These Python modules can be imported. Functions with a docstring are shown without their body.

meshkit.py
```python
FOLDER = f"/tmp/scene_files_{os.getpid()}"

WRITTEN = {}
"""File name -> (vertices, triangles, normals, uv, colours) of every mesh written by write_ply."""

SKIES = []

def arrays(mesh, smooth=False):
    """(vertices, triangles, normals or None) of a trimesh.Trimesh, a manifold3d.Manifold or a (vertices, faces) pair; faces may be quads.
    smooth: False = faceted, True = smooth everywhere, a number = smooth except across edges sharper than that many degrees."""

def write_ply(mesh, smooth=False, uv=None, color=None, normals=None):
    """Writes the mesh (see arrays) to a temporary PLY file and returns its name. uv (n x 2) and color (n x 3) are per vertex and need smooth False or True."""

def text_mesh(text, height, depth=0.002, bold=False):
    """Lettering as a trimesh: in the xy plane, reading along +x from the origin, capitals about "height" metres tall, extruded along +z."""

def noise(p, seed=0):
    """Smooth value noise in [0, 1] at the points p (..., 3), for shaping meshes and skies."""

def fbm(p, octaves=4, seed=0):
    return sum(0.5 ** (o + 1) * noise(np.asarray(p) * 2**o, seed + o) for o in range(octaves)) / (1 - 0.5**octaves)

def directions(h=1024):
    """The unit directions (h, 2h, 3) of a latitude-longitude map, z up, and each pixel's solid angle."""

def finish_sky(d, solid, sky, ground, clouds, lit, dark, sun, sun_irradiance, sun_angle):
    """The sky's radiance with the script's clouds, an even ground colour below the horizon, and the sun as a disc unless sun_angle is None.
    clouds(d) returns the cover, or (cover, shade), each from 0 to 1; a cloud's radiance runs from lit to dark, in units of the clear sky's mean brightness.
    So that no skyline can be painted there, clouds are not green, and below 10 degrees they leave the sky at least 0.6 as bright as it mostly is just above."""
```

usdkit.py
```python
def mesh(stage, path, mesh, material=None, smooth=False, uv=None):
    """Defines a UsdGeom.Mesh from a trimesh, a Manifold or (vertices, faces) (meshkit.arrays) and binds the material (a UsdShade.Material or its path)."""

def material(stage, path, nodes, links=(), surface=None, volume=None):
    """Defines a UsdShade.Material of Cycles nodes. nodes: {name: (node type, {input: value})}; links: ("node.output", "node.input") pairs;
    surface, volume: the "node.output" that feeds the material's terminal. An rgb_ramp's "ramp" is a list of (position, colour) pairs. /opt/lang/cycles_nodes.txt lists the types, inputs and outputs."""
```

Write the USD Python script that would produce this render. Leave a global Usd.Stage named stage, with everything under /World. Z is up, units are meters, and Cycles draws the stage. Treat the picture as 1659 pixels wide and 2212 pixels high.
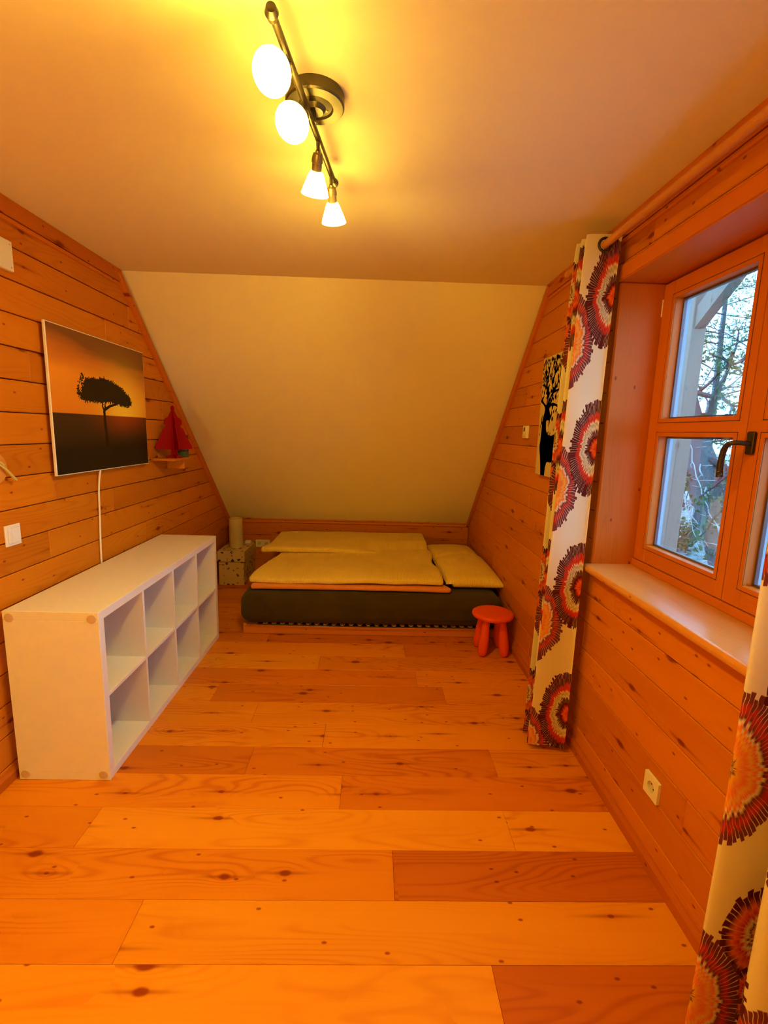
import math, random
import numpy as np, trimesh, shapely, usdkit, meshkit
from shapely.geometry import Polygon, LineString, Point, box as sbox
from shapely.ops import unary_union
from pxr import Usd, UsdGeom, UsdLux, UsdShade, Gf, Sdf

stage = Usd.Stage.CreateInMemory()
UsdGeom.SetStageUpAxis(stage, UsdGeom.Tokens.z); UsdGeom.SetStageMetersPerUnit(stage, 1.0)
UsdGeom.Xform.Define(stage, '/World'); UsdGeom.Scope.Define(stage, '/World/Looks')
R = random.Random(7); NR = np.random.RandomState(7)

# ---------------------------------------------------------------- camera, sky, exposure
EXPOSURE = 0.13
LAMP = (1.0, 0.66, 0.085)        # colour of the lamp's light
BULB, SHADE = 1120.0, 10.0        # radiance of a bulb face and of a frosted shade
GLOBE = 62.0                   # radiance of the globe lamp behind the viewer
SKY = 3.0
f = 1029.7566; pitch, yaw, roll, CZ = .1666, .0236, .0285, 1.5349
cy, sy = math.cos(yaw), math.sin(yaw); cp, sp = math.cos(pitch), math.sin(pitch); cr, sr = math.cos(roll), math.sin(roll)
fwd = np.array([sy*cp, cy*cp, -sp]); rt = np.array([cy, -sy, 0.]); up = np.cross(rt, fwd)
r2, u2 = cr*rt+sr*up, -sr*rt+cr*up
cam = UsdGeom.Camera.Define(stage, '/World/camera')
cam.AddTransformOp().Set(Gf.Matrix4d(*r2, 0, *u2, 0, *(-fwd), 0, 0, 0, CZ, 1))
cam.CreateHorizontalApertureAttr(36.0); cam.CreateVerticalApertureAttr(48.0); cam.CreateFocalLengthAttr(36*f/1659)
cam.CreateClippingRangeAttr(Gf.Vec2f(.02, 400)); cam.CreateExposureAttr(EXPOSURE)

# ---------------------------------------------------------------- node helper
class G:
    def __init__(s): s.n, s.l = {}, []
    def add(s, kind, out=None, **inp):
        name = f'n{len(s.n)}'; v = {}
        for k, x in inp.items():
            if isinstance(x, str) and '.' in x: s.l.append((x, f'{name}.{k}'))
            else: v[k] = x
        s.n[name] = (kind, v)
        return f'{name}.{out}' if out else name
    def m(s, t, a, b=0.0, c=0.0, clamp=False):
        return s.add('math', 'value', math_type=t, value1=a, value2=b, value3=c, use_clamp=clamp)
    def xyz(s, x, y, z): return s.add('combine_xyz', 'vector', x=x, y=y, z=z)
    def sep(s, v):
        n = s.add('separate_xyz', None, vector=v); return n+'.x', n+'.y', n+'.z'
    def mix(s, fac, a, b): return s.add('mix_color', 'result', blend_type='mix', fac=fac, a=a, b=b)
    def mul(s, a, b): return s.add('mix_color', 'result', blend_type='multiply', fac=1.0, a=a, b=b)
    def step(s, v, lo, hi): return s.add('map_range', 'result', range_type='smoothstep', value=v, from_min=lo, from_max=hi, to_min=0.0, to_max=1.0, clamp=True)
    def noise(s, v, scale=1.0, detail=2.0, rough=.5): return s.add('noise_texture', 'fac', vector=v, scale=scale, detail=detail, roughness=rough)
    def done(s, name, surf): return usdkit.material(stage, f'/World/Looks/{name}', s.n, s.l, surface=surf)

def plain(name, col, rough=.5, spec=.4, metal=0.0, bump=0, bscale=200, **kw):
    g = G(); extra = {}
    if bump:
        h = g.noise(g.add('geometry', 'position'), bscale, 3.0)
        extra['normal'] = g.add('bump', 'normal', height=h, strength=bump, distance=.002)
    p = g.add('principled_bsdf', 'BSDF', base_color=col, roughness=rough, specular_ior_level=spec, metallic=metal, **extra, **kw)
    return g.done(name, p)

def wood(name, along, light, dark, knot, seed=0.0, present=.5, rough=.45, spec=.3, tint=.22, kr=.05, grain=.45, kfreq=(3.0, 6.5), pins=True):
    """Knotty softwood: the grain runs along the given axis (world space), every board has its own offset and tone."""
    g = G()
    rnd = g.add('object_info', 'random'); pos = g.add('geometry', 'position')
    off = g.xyz(g.m('multiply_add', rnd, 17.3, seed), g.m('multiply_add', rnd, 41.7, seed*1.7), g.m('multiply_add', rnd, 29.1, seed*.6))
    c = g.sep(g.add('vector_math', 'vector', math_type='add', vector1=pos, vector2=off))
    U = c[along]; W = c[{0: 1, 1: 2, 2: 1}[along]]; D = c[{0: 2, 1: 0, 2: 0}[along]]
    if along != 1: W = g.m('add', W, D)
    k = lambda a, b, d: g.xyz(g.m('multiply', U, a), g.m('multiply', W, b), g.m('multiply', D, d))
    n = g.noise(k(.8, 5.0, 5.0), 1.0, 1.5)
    vo = g.add('voronoi_texture', None, dimensions='2D', scale=1.0, vector=k(kfreq[0], kfreq[1], 0.0))
    cc = g.add('separate_color', None, color=vo+'.color')
    has = g.m('greater_than', cc+'.r', 1-present)
    rad = g.m('multiply_add', cc+'.g', kr*1.6, kr*.5)
    wob = g.m('multiply_add', g.noise(k(40, 40, 40), 1.0, 1.0), .5, .75)
    kd = g.m('divide', g.m('multiply', vo+'.distance', wob), rad)
    kmask = g.m('multiply', g.m('subtract', 1.0, g.step(kd, .55, 1.25)), has)
    halo = g.m('multiply', g.m('divide', 1.0, g.m('add', 1.0, g.m('power', g.m('multiply', vo+'.distance', 7.0), 2.0))), has)
    kp = g.sep(vo+'.position')      # a dark streak along the grain through each knot
    du_, dw_ = g.m('subtract', g.m('multiply', U, kfreq[0]), kp[0]), g.m('subtract', g.m('multiply', W, kfreq[1]), kp[1])
    streak = g.m('multiply', g.m('power', 2.718, g.m('multiply', g.m('add', g.m('multiply', g.m('multiply', du_, du_), 14.0), g.m('multiply', g.m('multiply', dw_, dw_), 900.0)), -1.0)), has)
    ph = g.m('multiply_add', halo, 2.0, g.m('multiply', n, 22.0))
    ring = g.m('power', g.m('multiply_add', g.m('sine', g.m('multiply', ph, 6.283)), .5, .5), 3.0)
    strength = g.step(g.noise(k(.9, 6.0, 6.0), 1.3, 1.0), .38, .68)
    fib = g.noise(k(3.0, 130.0, 130.0), 1.0, 2.0)
    big = g.noise(k(.7, 4.0, 4.0), 2.1, 1.0)
    fac = g.m('add', g.m('multiply', g.m('multiply', ring, strength), grain), g.m('add', g.m('multiply_add', fib, .3, -.1), g.m('multiply_add', big, .8, -.32)), clamp=True)
    col = g.mix(fac, light, dark)
    col = g.mix(g.m('multiply', g.m('multiply', halo, g.step(halo, .25, .9)), .4), col, dark)
    col = g.mix(g.m('multiply', streak, .65), col, knot)
    col = g.mix(g.m('multiply', kmask, .92), col, knot)
    if pins:
        v2 = g.add('voronoi_texture', None, dimensions='2D', scale=1.0, vector=k(6.0, 11.0, 0.0))
        c2 = g.add('separate_color', None, color=v2+'.color')
        pm = g.m('multiply', g.m('subtract', 1.0, g.step(v2+'.distance', .025, .07)), g.m('greater_than', c2+'.r', .60))
        col = g.mix(g.m('multiply', pm, .85), col, knot)
    t = g.m('multiply_add', rnd, tint, 1-tint*.55)
    col = g.mul(col, g.add('combine_color', 'color', r=t, g=g.m('power', t, 1.25), b=g.m('power', t, 1.4)))
    bmp = g.add('bump', 'normal', height=g.m('add', fib, g.m('multiply', ring, .4)), strength=.12, distance=.0006)
    p = g.add('principled_bsdf', 'BSDF', base_color=col, roughness=rough, specular_ior_level=spec, normal=bmp)
    return g.done(name, p)

# ---------------------------------------------------------------- sky: an even overcast sky, bluish against the warm lamps
g = G()
d = g.add('geometry', 'position')
nz = g.step(g.noise(g.add('texture_coordinate', 'generated'), 3.0, 4.0), .35, .7)
skm = g.done('sky', g.add('background_shader', 'background', color=g.mix(nz, (.50, .80, 1.0), (.75, .95, 1.05)), strength=SKY))
dome = UsdLux.DomeLight.Define(stage, '/World/sky'); dome.CreateIntensityAttr(SKY); dome.CreateColorAttr(Gf.Vec3f(.34, .76, 1.28))

# ---------------------------------------------------------------- materials
WL, WD, WK = (.60, .188, .005), (.46, .115, .003), (.20, .022, .002)
M = dict(
    plank_y=wood('pine_wall', 1, WL, WD, WK, 0.0, .42, .45, .18),
    plank_x=wood('pine_wall_across', 0, WL, WD, WK, 5.0, .42, .45, .18),
    trim_y=wood('pine_trim', 1, (.54, .14, .007), WD, WK, 11.0, .3, .45, .18),
    trim_z=wood('pine_upright', 2, (.56, .15, .008), WD, WK, 3.0, .3, .45, .18),
    floor=wood('pine_floor', 0, (.68, .222, .004), (.53, .13, .002), (.22, .024, .002), 2.0, .66, .4, .2, .16, .046, .85, (3.2, 5.4)),
    floor_d=wood('pine_floor_dark', 0, (.49, .118, .003), (.38, .076, .002), (.17, .018, .002), 8.0, .40, .4, .2, .1, .044, .9, (2.4, 5.4)),
    floor_r=wood('pine_floor_red', 0, (.58, .158, .003), (.44, .092, .002), (.19, .02, .002), 27.0, .62, .4, .2, .16, .044, .85, (3.2, 5.4)),
    floor_l=wood('pine_floor_light', 0, (.74, .28, .007), (.62, .19, .005), (.24, .028, .002), 14.0, .58, .4, .2, .08, .044, .7, (2.8, 5.4)),
    sash=wood('lacquered_larch', 2, (.56, .145, .006), (.48, .11, .004), (.4, .1, .01), 20.0, 0.0, .4, .2, .05, .05, .2, pins=False),
    sash_y=wood('lacquered_larch_rail', 1, (.56, .145, .006), (.48, .11, .004), (.4, .1, .01), 21.0, 0.0, .4, .2, .05, .05, .2, pins=False),
    sill=wood('pine_sill', 1, (.66, .30, .07), (.55, .2, .035), (.3, .08, .01), 9.0, .1, .3, .5, .1, .05, .3),
    ply=wood('spruce_pole', 1, (.55, .22, .045), (.45, .15, .025), (.3, .08, .01), 33.0, .1, .4, .4, .05),
    rail=wood('spruce_slat', 0, (.60, .19, .02), (.5, .13, .01), (.2, .05, .01), 41.0, .2, .5, .3, .1),
    backing=plain('dark_gap', (.12, .035, .008), .8),
    plaster=plain('plaster', (.87, .78, .50), .9, .15, bump=.25, bscale=60),
    melamine=plain('white_melamine', (.82, .79, .72), .35, .45),
    pad=plain('beige_cap', (.62, .46, .33), .6),
    bronze=plain('dark_bronze', (.055, .042, .025), .38, .5, .6),
    brass=plain('brown_metal', (.16, .11, .06), .4, .5, .5),
    plastic=plain('white_plastic', (.80, .76, .68), .35, .45),
    well=plain('socket_well', (.60, .54, .44), .45), slot=plain('socket_hole', (.05, .04, .03), .6),
    dark=plain('black_plastic', (.02, .018, .015), .5),
    red=plain('red_lacquer', (.26, .002, .0005), .5, .05),
    green=plain('green_card', (.05, .10, .05), .5), teal=plain('teal_card', (.16, .2, .16), .5),
    stool=plain('orange_plastic', (.76, .075, .006), .45, .3),
    panelw=plain('white_panel', (.80, .74, .62), .45),
    ink=plain('black_print', (.012, .007, .003), .5, .2), canvas=None,
    twig=plain('pale_twig', (.55, .48, .14), .5), cordw=plain('white_cord', (.8, .74, .66), .45),
    spacer=plain('window_spacer', (.03, .05, .08), .3, .5, .3), reveal=plain('sash_outer', (.30, .38, .46), .4),
    rubber=plain('slat_holder', (.34, .2, .09), .5),
)
g = G()   # window glass: clear, with reflections that grow towards grazing angles
M['glass'] = g.done('window_glass', g.add('mix_closure', 'closure', fac=g.m('multiply', g.add('fresnel', 'fac', IOR=1.45), .4), closure1=g.add('transparent_bsdf', 'BSDF', color=(.96, .985, .98)), closure2=g.add('glossy_bsdf', 'BSDF', color=(.9, .95, 1.0), roughness=.01)))
def lamp_mat(name, strength, col):
    g = G(); return g.done(name, g.add('emission', 'emission', color=col, strength=strength))
M['bulb'] = lamp_mat('bulb_light', BULB, LAMP); M['bulb_dim'] = lamp_mat('bulb_light_dim', BULB*.54, LAMP)
g = G(); M['shade'] = g.done('frosted_shade', g.add('add_closure', 'closure', closure1=g.add('emission', 'emission', color=LAMP, strength=SHADE), closure2=g.add('translucent_bsdf', 'BSDF', color=(.7, .68, .62))))
def cloth(name, col, col2, axis=None, freq=0, bump=.5, trans=0.0):
    g = G(); pos = g.add('geometry', 'position'); c = g.sep(pos)
    h = g.noise(pos, 900.0, 2.0); cc = g.mix(g.step(g.noise(pos, 6.0, 3.0), .3, .7), col, col2)
    if axis is not None:
        w = g.m('multiply_add', g.m('sine', g.m('add', g.m('multiply', c[axis], freq), g.m('multiply', g.noise(pos, 14.0, 2.0), 9.0))), .5, .5)
        h = g.m('add', g.m('multiply', h, .3), w); cc = g.mix(g.m('multiply', w, .25), cc, tuple(x*.72 for x in col))
    b = g.add('bump', 'normal', height=h, strength=bump, distance=.003)
    p = g.add('principled_bsdf', 'BSDF', base_color=cc, roughness=.85, specular_ior_level=.15, normal=b, sheen_weight=.1)
    return g.done(name, p)
M['olive'] = cloth('olive_sheet', (.058, .036, .006), (.046, .030, .005))
M['duvet'] = cloth('cream_seersucker', (.84, .62, .12), (.78, .57, .10), 0, 520.0)
M['orange'] = cloth('orange_cotton', (.74, .27, .06), (.70, .25, .05))
g = G()   # patterned cardboard: small dark motifs on cream
pos = g.add('geometry', 'position'); vo = g.add('voronoi_texture', None, vector=pos, scale=21.0, randomness=.8)
cc = g.add('separate_color', None, color=vo+'.color')
mk = g.m('subtract', 1.0, g.step(g.m('add', vo+'.distance', g.m('multiply', g.noise(pos, 95.0, 2.0), .8)), .66, .71))
mk = g.m('multiply', mk, g.m('greater_than', cc+'.r', .3))
M['pattern'] = g.done('printed_card', g.add('principled_bsdf', 'BSDF', roughness=.6, base_color=g.mix(mk, (.62, .47, .25), g.mix(g.step(cc+'.g', .4, .6), (.02, .015, .012), (.09, .04, .02)))))
g = G()   # cream glass cylinder
M['lampglass'] = g.done('opal_glass', g.add('mix_closure', 'closure', fac=.35, closure1=g.add('principled_bsdf', 'BSDF', base_color=(.85, .72, .38), roughness=.18, specular_ior_level=.5), closure2=g.add('translucent_bsdf', 'BSDF', color=(.75, .68, .48))))

def flower(g, u, v, cu, cv, Rr, Tu, Tv, stops, N, seed, squash):
    wr = lambda x, c0, T: g.m('multiply', g.m('subtract', g.m('fraction', g.m('add', g.m('divide', g.m('subtract', x, c0), T), .5)), .5), T)
    du, dv = g.m('multiply', wr(u, cu, Tu), squash), wr(v, cv, Tv)
    r0 = g.m('divide', g.m('sqrt', g.m('add', g.m('multiply', du, du), g.m('multiply', dv, dv))), Rr)
    nv = g.xyz(u, v, float(seed))
    r = g.m('add', r0, g.m('multiply_add', g.noise(nv, 11.0, 1.0), .20, -.10))
    an = g.m('multiply_add', g.m('arctan2', dv, du), N/6.2832, g.m('multiply', g.noise(nv, 22.0, 1.0), 1.6))
    rnd = g.add('white_noise_texture', 'value', dimensions='1D', w=g.m('add', g.m('floor', an), float(seed)))
    s = g.m('absolute', g.m('subtract', g.m('fraction', an), .5))
    rj = g.m('add', r, g.m('multiply_add', rnd, .10, -.05))
    col = g.add('rgb_ramp', 'color', fac=g.m('multiply', rj, .9), ramp=stops, interpolate=True)
    # cream slits between the brush strokes, mostly in the outer fringe and in two inner rings
    rings = g.add('rgb_ramp', 'color', fac=g.m('multiply', r, .9), ramp=[(0, (0, 0, 0)), (.22, (.0, 0, 0)), (.25, (.7,)*3), (.34, (.2,)*3), (.45, (.55,)*3), (.56, (.15,)*3), (.66, (.5,)*3), (.78, (.95,)*3), (1, (1,)*3)])
    slit = g.m('multiply', g.step(s, .37, .47), g.add('rgb_to_bw', 'val', color=rings))
    slit = g.m('multiply', slit, g.step(rnd, .1, .35))
    al = g.m('multiply', g.m('subtract', 1.0, g.step(rj, .97, .99)), g.m('subtract', 1.0, slit))
    return al, col, g.m('subtract', 1.0, g.step(r, .93, .95))
g = G()
u, v, _ = g.sep(g.add('texture_coordinate', 'UV'))
Tu, Tv = .42, .636
bur, red_, org, yel, crm, olv, pur = (.095, .008, .010), (.55, .022, .008), (.80, .16, .012), (.82, .42, .04), (.80, .70, .48), (.45, .36, .15), (.17, .03, .035)
A = [(0, red_), (.10, org), (.15, red_), (.18, bur), (.30, bur), (.35, crm), (.43, olv), (.48, crm), (.51, org), (.54, red_), (.62, red_), (.67, bur), (1, bur)]
B = [(0, crm), (.08, bur), (.14, yel), (.30, org), (.40, yel), (.48, org), (.53, crm), (.58, pur), (.68, red_), (.76, pur), (1, pur)]
C = [(0, yel), (.2, yel), (.26, bur), (.34, crm), (.45, red_), (.6, org), (.75, bur), (1, bur)]
col = crm
for cu, cv, Rr, st, N, sd, sq in ((.30, .03, .14, C, 44, 3.0, 1.7), (.315, -.14, .09, C, 34, 6.0, 1.3), (.17, -.185, .195, B, 84, 2.0, 1.7), (0.0, .0, .215, A, 118, 1.0, 1.95)):
    al, c_, base = flower(g, u, v, cu, cv + .216, Rr, Tu, Tv, st, N, sd, sq)
    col = g.mix(al, g.mix(base, col, crm), c_)
wv = g.noise(g.xyz(g.m('multiply', u, 700.0), g.m('multiply', v, 700.0), 0.0), 1.0, 1.0)
nrm = g.add('bump', 'normal', height=wv, strength=.15, distance=.001)
M['curtain'] = g.done('printed_curtain', g.add('mix_closure', 'closure', fac=.22, closure1=g.add('principled_bsdf', 'BSDF', base_color=col, roughness=.7, specular_ior_level=.2, normal=nrm), closure2=g.add('translucent_bsdf', 'BSDF', color=col)))
g = G()   # sunset print on the heating panel, in the panel's own plane (y across, z up)
c = g.sep(g.add('geometry', 'position')); uu = g.m('divide', g.m('subtract', c[1], 2.292), .928); vv = g.m('divide', g.m('subtract', c[2], 1.283), .709)
sky_ = g.add('rgb_ramp', 'color', fac=g.m('add', vv, g.m('multiply_add', g.noise(g.xyz(g.m('multiply', uu, 1.6), g.m('multiply', vv, 6.0), .0), 1.0, 3.0), .22, g.m('multiply_add', uu, .12, -.06)), ), ramp=[(.40, (.66, .19, .008)), (.75, (.86, .30, .015)), (.88, (.60, .18, .015)), (1.0, (.20, .07, .014))])
gx, gy = g.m('subtract', uu, .71), g.m('subtract', vv, .47)
glow = g.m('power', 2.718, g.m('multiply', g.m('add', g.m('multiply', g.m('multiply', gx, gx), 15.0), g.m('multiply', g.m('multiply', gy, gy), 13.0)), -1.0))
sky_ = g.mix(g.m('multiply', glow, .9), sky_, (1.0, .72, .05))
gnd = g.add('rgb_ramp', 'color', fac=g.m('multiply', vv, 2.0), ramp=[(0, (.008, .005, .002)), (.33, (.010, .006, .002)), (.42, (.022, .011, .004)), (.8, (.045, .02, .006)), (1, (.05, .022, .006))])
gnd = g.mix(g.m('multiply', g.m('multiply', glow, 1.0), g.step(vv, .18, .42)), gnd, (.30, .05, .006))
M['sunset'] = g.done('sunset_print', g.add('principled_bsdf', 'BSDF', roughness=.5, specular_ior_level=.25, base_color=g.mix(g.step(vv, .418, .424), gnd, sky_)))
M['canvas'] = plain('beige_canvas', (.60, .47, .24), .8, .2, bump=.2, bscale=600)
# outside
g = G(); pos = g.add('geometry', 'position')
M['ground'] = g.done('leaf_litter', g.add('principled_bsdf', 'BSDF', roughness=.9, base_color=g.mix(g.step(g.noise(pos, 9.0, 6.0, .7), .35, .65), (.07, .075, .08), (.30, .30, .29))))
M['bark'] = g.done('bark', g.add('principled_bsdf', 'BSDF', roughness=.9, base_color=(.09, .075, .06))) if False else plain('bark', (.08, .075, .075), .9, .2, bump=.8, bscale=30)
M['vine'] = plain('pale_vine', (.34, .32, .31), .8, .2); M['twigs'] = plain('dark_twig', (.045, .04, .04), .8, .2)
M['beam'] = wood('weathered_beam', 2, (.20, .155, .115), (.16, .12, .085), (.09, .05, .03), 50.0, .2, .6, .2, .1)
def leaf(name, a, b):
    g = G(); c = g.mix(g.add('geometry', 'random_per_island'), a, b)
    return g.done(name, g.add('mix_closure', 'closure', fac=.4, closure1=g.add('principled_bsdf', 'BSDF', base_color=c, roughness=.4, specular_ior_level=.5), closure2=g.add('translucent_bsdf', 'BSDF', color=c)))
M['leaf'] = leaf('ivy_leaf', (.04, .10, .025), (.20, .30, .09)); M['leaf2'] = leaf('willow_leaf', (.07, .13, .04), (.34, .40, .22))

# ---------------------------------------------------------------- object helpers
used = {}
def path_for(name, parent):
    base = parent.GetPath() if parent else Sdf.Path('/World'); key = (str(base), name); k = used.get(key, -1)+1; used[key] = k
    return base.AppendChild(name if k == 0 else f'{name}_{k:03d}')
def tag(p, label=None, cat=None, group=None, kind=None):
    for k, x in (('label', label), ('category', cat), ('group', group), ('kind', kind)):
        if x: p.SetCustomDataByKey(k, x)
    return p
def thing(name, label=None, cat=None, loc=(0, 0, 0), group=None, kind=None, parent=None):
    x = UsdGeom.Xform.Define(stage, path_for(name, parent))
    if any(loc): x.AddTranslateOp().Set(Gf.Vec3d(*loc))
    p = x.GetPrim(); p.SetMetadata('kind', 'component') if False else None
    return tag(p, label, cat, group, kind)
ORI = {}
def obj(name, mesh, mat, parent=None, smooth=30, label=None, uv=None, kind=None, cat=None, group=None):
    if isinstance(mesh, list): mesh = trimesh.util.concatenate(mesh)
    p = path_for(name, parent)
    if not isinstance(mesh, tuple):
        o = org_of(parent)
        if any(o): mesh = mesh.copy(); mesh.apply_translation(-np.array(o))
    else:
        mesh = (np.asarray(mesh[0], float)-np.array(org_of(parent)), mesh[1])
    m = usdkit.mesh(stage, str(p), mesh, M[mat] if isinstance(mat, str) else mat, smooth=smooth, uv=uv)
    m.CreateDoubleSidedAttr(True)
    return tag(m.GetPrim(), label, cat, group, kind)
def org_of(parent):
    o = np.zeros(3); p = parent
    while p and str(p.GetPath()) != '/World':
        t = p.GetAttribute('xformOp:translate')
        if t and t.Get() is not None: o += np.array(t.Get())
        p = p.GetParent()
    return o
# every mesh below is given in room coordinates; obj() takes the thing's base off it

def bx(x0, x1, y0, y1, z0, z1, c=.002):
    """A box with chamfered edges."""
    c = min(c, .45*min(x1-x0, y1-y0, z1-z0)); P = []
    for sx in (0, 1):
        for s_y in (0, 1):
            for sz in (0, 1):
                q = [(x0, x1)[sx], (y0, y1)[s_y], (z0, z1)[sz]]; s = [1-2*sx, 1-2*s_y, 1-2*sz]
                for k in range(3):
                    w = [q[j]+s[j]*c*(j != k) for j in range(3)]; P.append(w)
    return trimesh.convex.convex_hull(np.array(P)) if c > 0 else trimesh.creation.box(bounds=[[x0, y0, z0], [x1, y1, z1]])
def hull(P): return trimesh.convex.convex_hull(np.array(P, float))
def rbox(x0, x1, y0, y1, z0, z1, r, n=(20, 20, 6)):
    """A box with rounded edges on a fine grid, for cloth and cushions."""
    c = np.array([(x0+x1)/2, (y0+y1)/2, (z0+z1)/2]); h = np.array([(x1-x0)/2, (y1-y0)/2, (z1-z0)/2]); V, F = [], []; o = 0
    for ax in range(3):
        a, b = [k for k in range(3) if k != ax]
        for s in (-1, 1):
            na, nb = n[a], n[b]; ga, gb = np.meshgrid(np.linspace(-1, 1, na+1), np.linspace(-1, 1, nb+1), indexing='ij')
            p = np.zeros((na+1, nb+1, 3)); p[..., a] = ga; p[..., b] = gb; p[..., ax] = s; V.append(p.reshape(-1, 3))
            i, j = np.meshgrid(np.arange(na), np.arange(nb), indexing='ij'); q = o+i*(nb+1)+j
            f4 = np.stack([q, q+nb+1, q+nb+2, q+1], -1).reshape(-1, 4)
            if (s > 0) != (ax != 1): f4 = f4[:, ::-1]
            F.append(f4); o += p.shape[0]*p.shape[1]
    V = np.vstack(V); V = np.sign(V)*np.abs(V)**.8*h; F = np.vstack(F); F = np.vstack([F[:, [0, 1, 2]], F[:, [0, 2, 3]]])
    r = min(r, h.min()*.999); inner = np.clip(V, -(h-r), h-r); dd = V-inner; L = np.linalg.norm(dd, axis=1, keepdims=True)
    V = inner+np.where(L > 1e-9, dd/np.maximum(L, 1e-9)*r, 0)
    m = trimesh.Trimesh(V+c, F, process=False); m.merge_vertices(); m.fix_normals(); return m
def lathe(prof, c=(0, 0, 0), n=32, axis=None):
    m = trimesh.creation.revolve(np.array(prof, float), sections=n)
    if axis is not None: m.apply_transform(trimesh.geometry.align_vectors([0, 0, 1], axis))
    m.apply_translation(c); m.fix_normals() if m.is_watertight else None
    return m
def tube(pts, rad, n=10, caps=True):
    p = np.array(pts, float); rad = np.broadcast_to(rad, (len(p),)).astype(float); t = np.gradient(p, axis=0); t /= np.linalg.norm(t, axis=1, keepdims=True)+1e-12
    ref = np.array([0, 0, 1.]) if abs(t[:, 2]).mean() < .8 else np.array([1., 0, 0]); a = np.cross(t, ref); a /= np.linalg.norm(a, axis=1, keepdims=True)+1e-12; b = np.cross(t, a)
    an = np.arange(n)*2*np.pi/n; V = (p[:, None]+rad[:, None, None]*(np.cos(an)[None, :, None]*a[:, None]+np.sin(an)[None, :, None]*b[:, None])).reshape(-1, 3); F = []
    for i in range(len(p)-1):
        for j in range(n):
            q = [i*n+j, i*n+(j+1) % n, (i+1)*n+(j+1) % n, (i+1)*n+j]; F += [[q[0], q[1], q[2]], [q[0], q[2], q[3]]]
    if caps:
        k = len(V); V = np.vstack([V, p[0], p[-1]]); e = (len(p)-1)*n
        F += [[k, (j+1) % n, j] for j in range(n)]+[[k+1, e+j, e+(j+1) % n] for j in range(n)]
    return trimesh.Trimesh(V, F, process=False)
def spline(P, n=40):
    from scipy.interpolate import make_interp_spline
    P = np.array(P, float); t = np.r_[0, np.cumsum(np.linalg.norm(np.diff(P, axis=0), axis=1))]
    return make_interp_spline(t, P, k=min(3, len(P)-1))(np.linspace(0, t[-1], n))
def board(poly, x0, x1, c, axis=0):
    """A convex board: outline poly, from its back x0 to its chamfered face x1, set up along the axis (0: y,z outline; 1: x,z outline; 2: x,y outline)."""
    ins = poly.buffer(-c, join_style=2); s = math.copysign(1, x1-x0)
    if ins.is_empty: return None
    P = [(x0, a, b) for a, b in poly.exterior.coords]+[(x1-s*c, a, b) for a, b in poly.exterior.coords]+[(x1, a, b) for a, b in ins.exterior.coords]
    P = np.array(P); P = P if axis == 0 else P[:, [1, 0, 2]] if axis == 1 else P[:, [1, 2, 0]]
    return hull(P)

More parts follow.
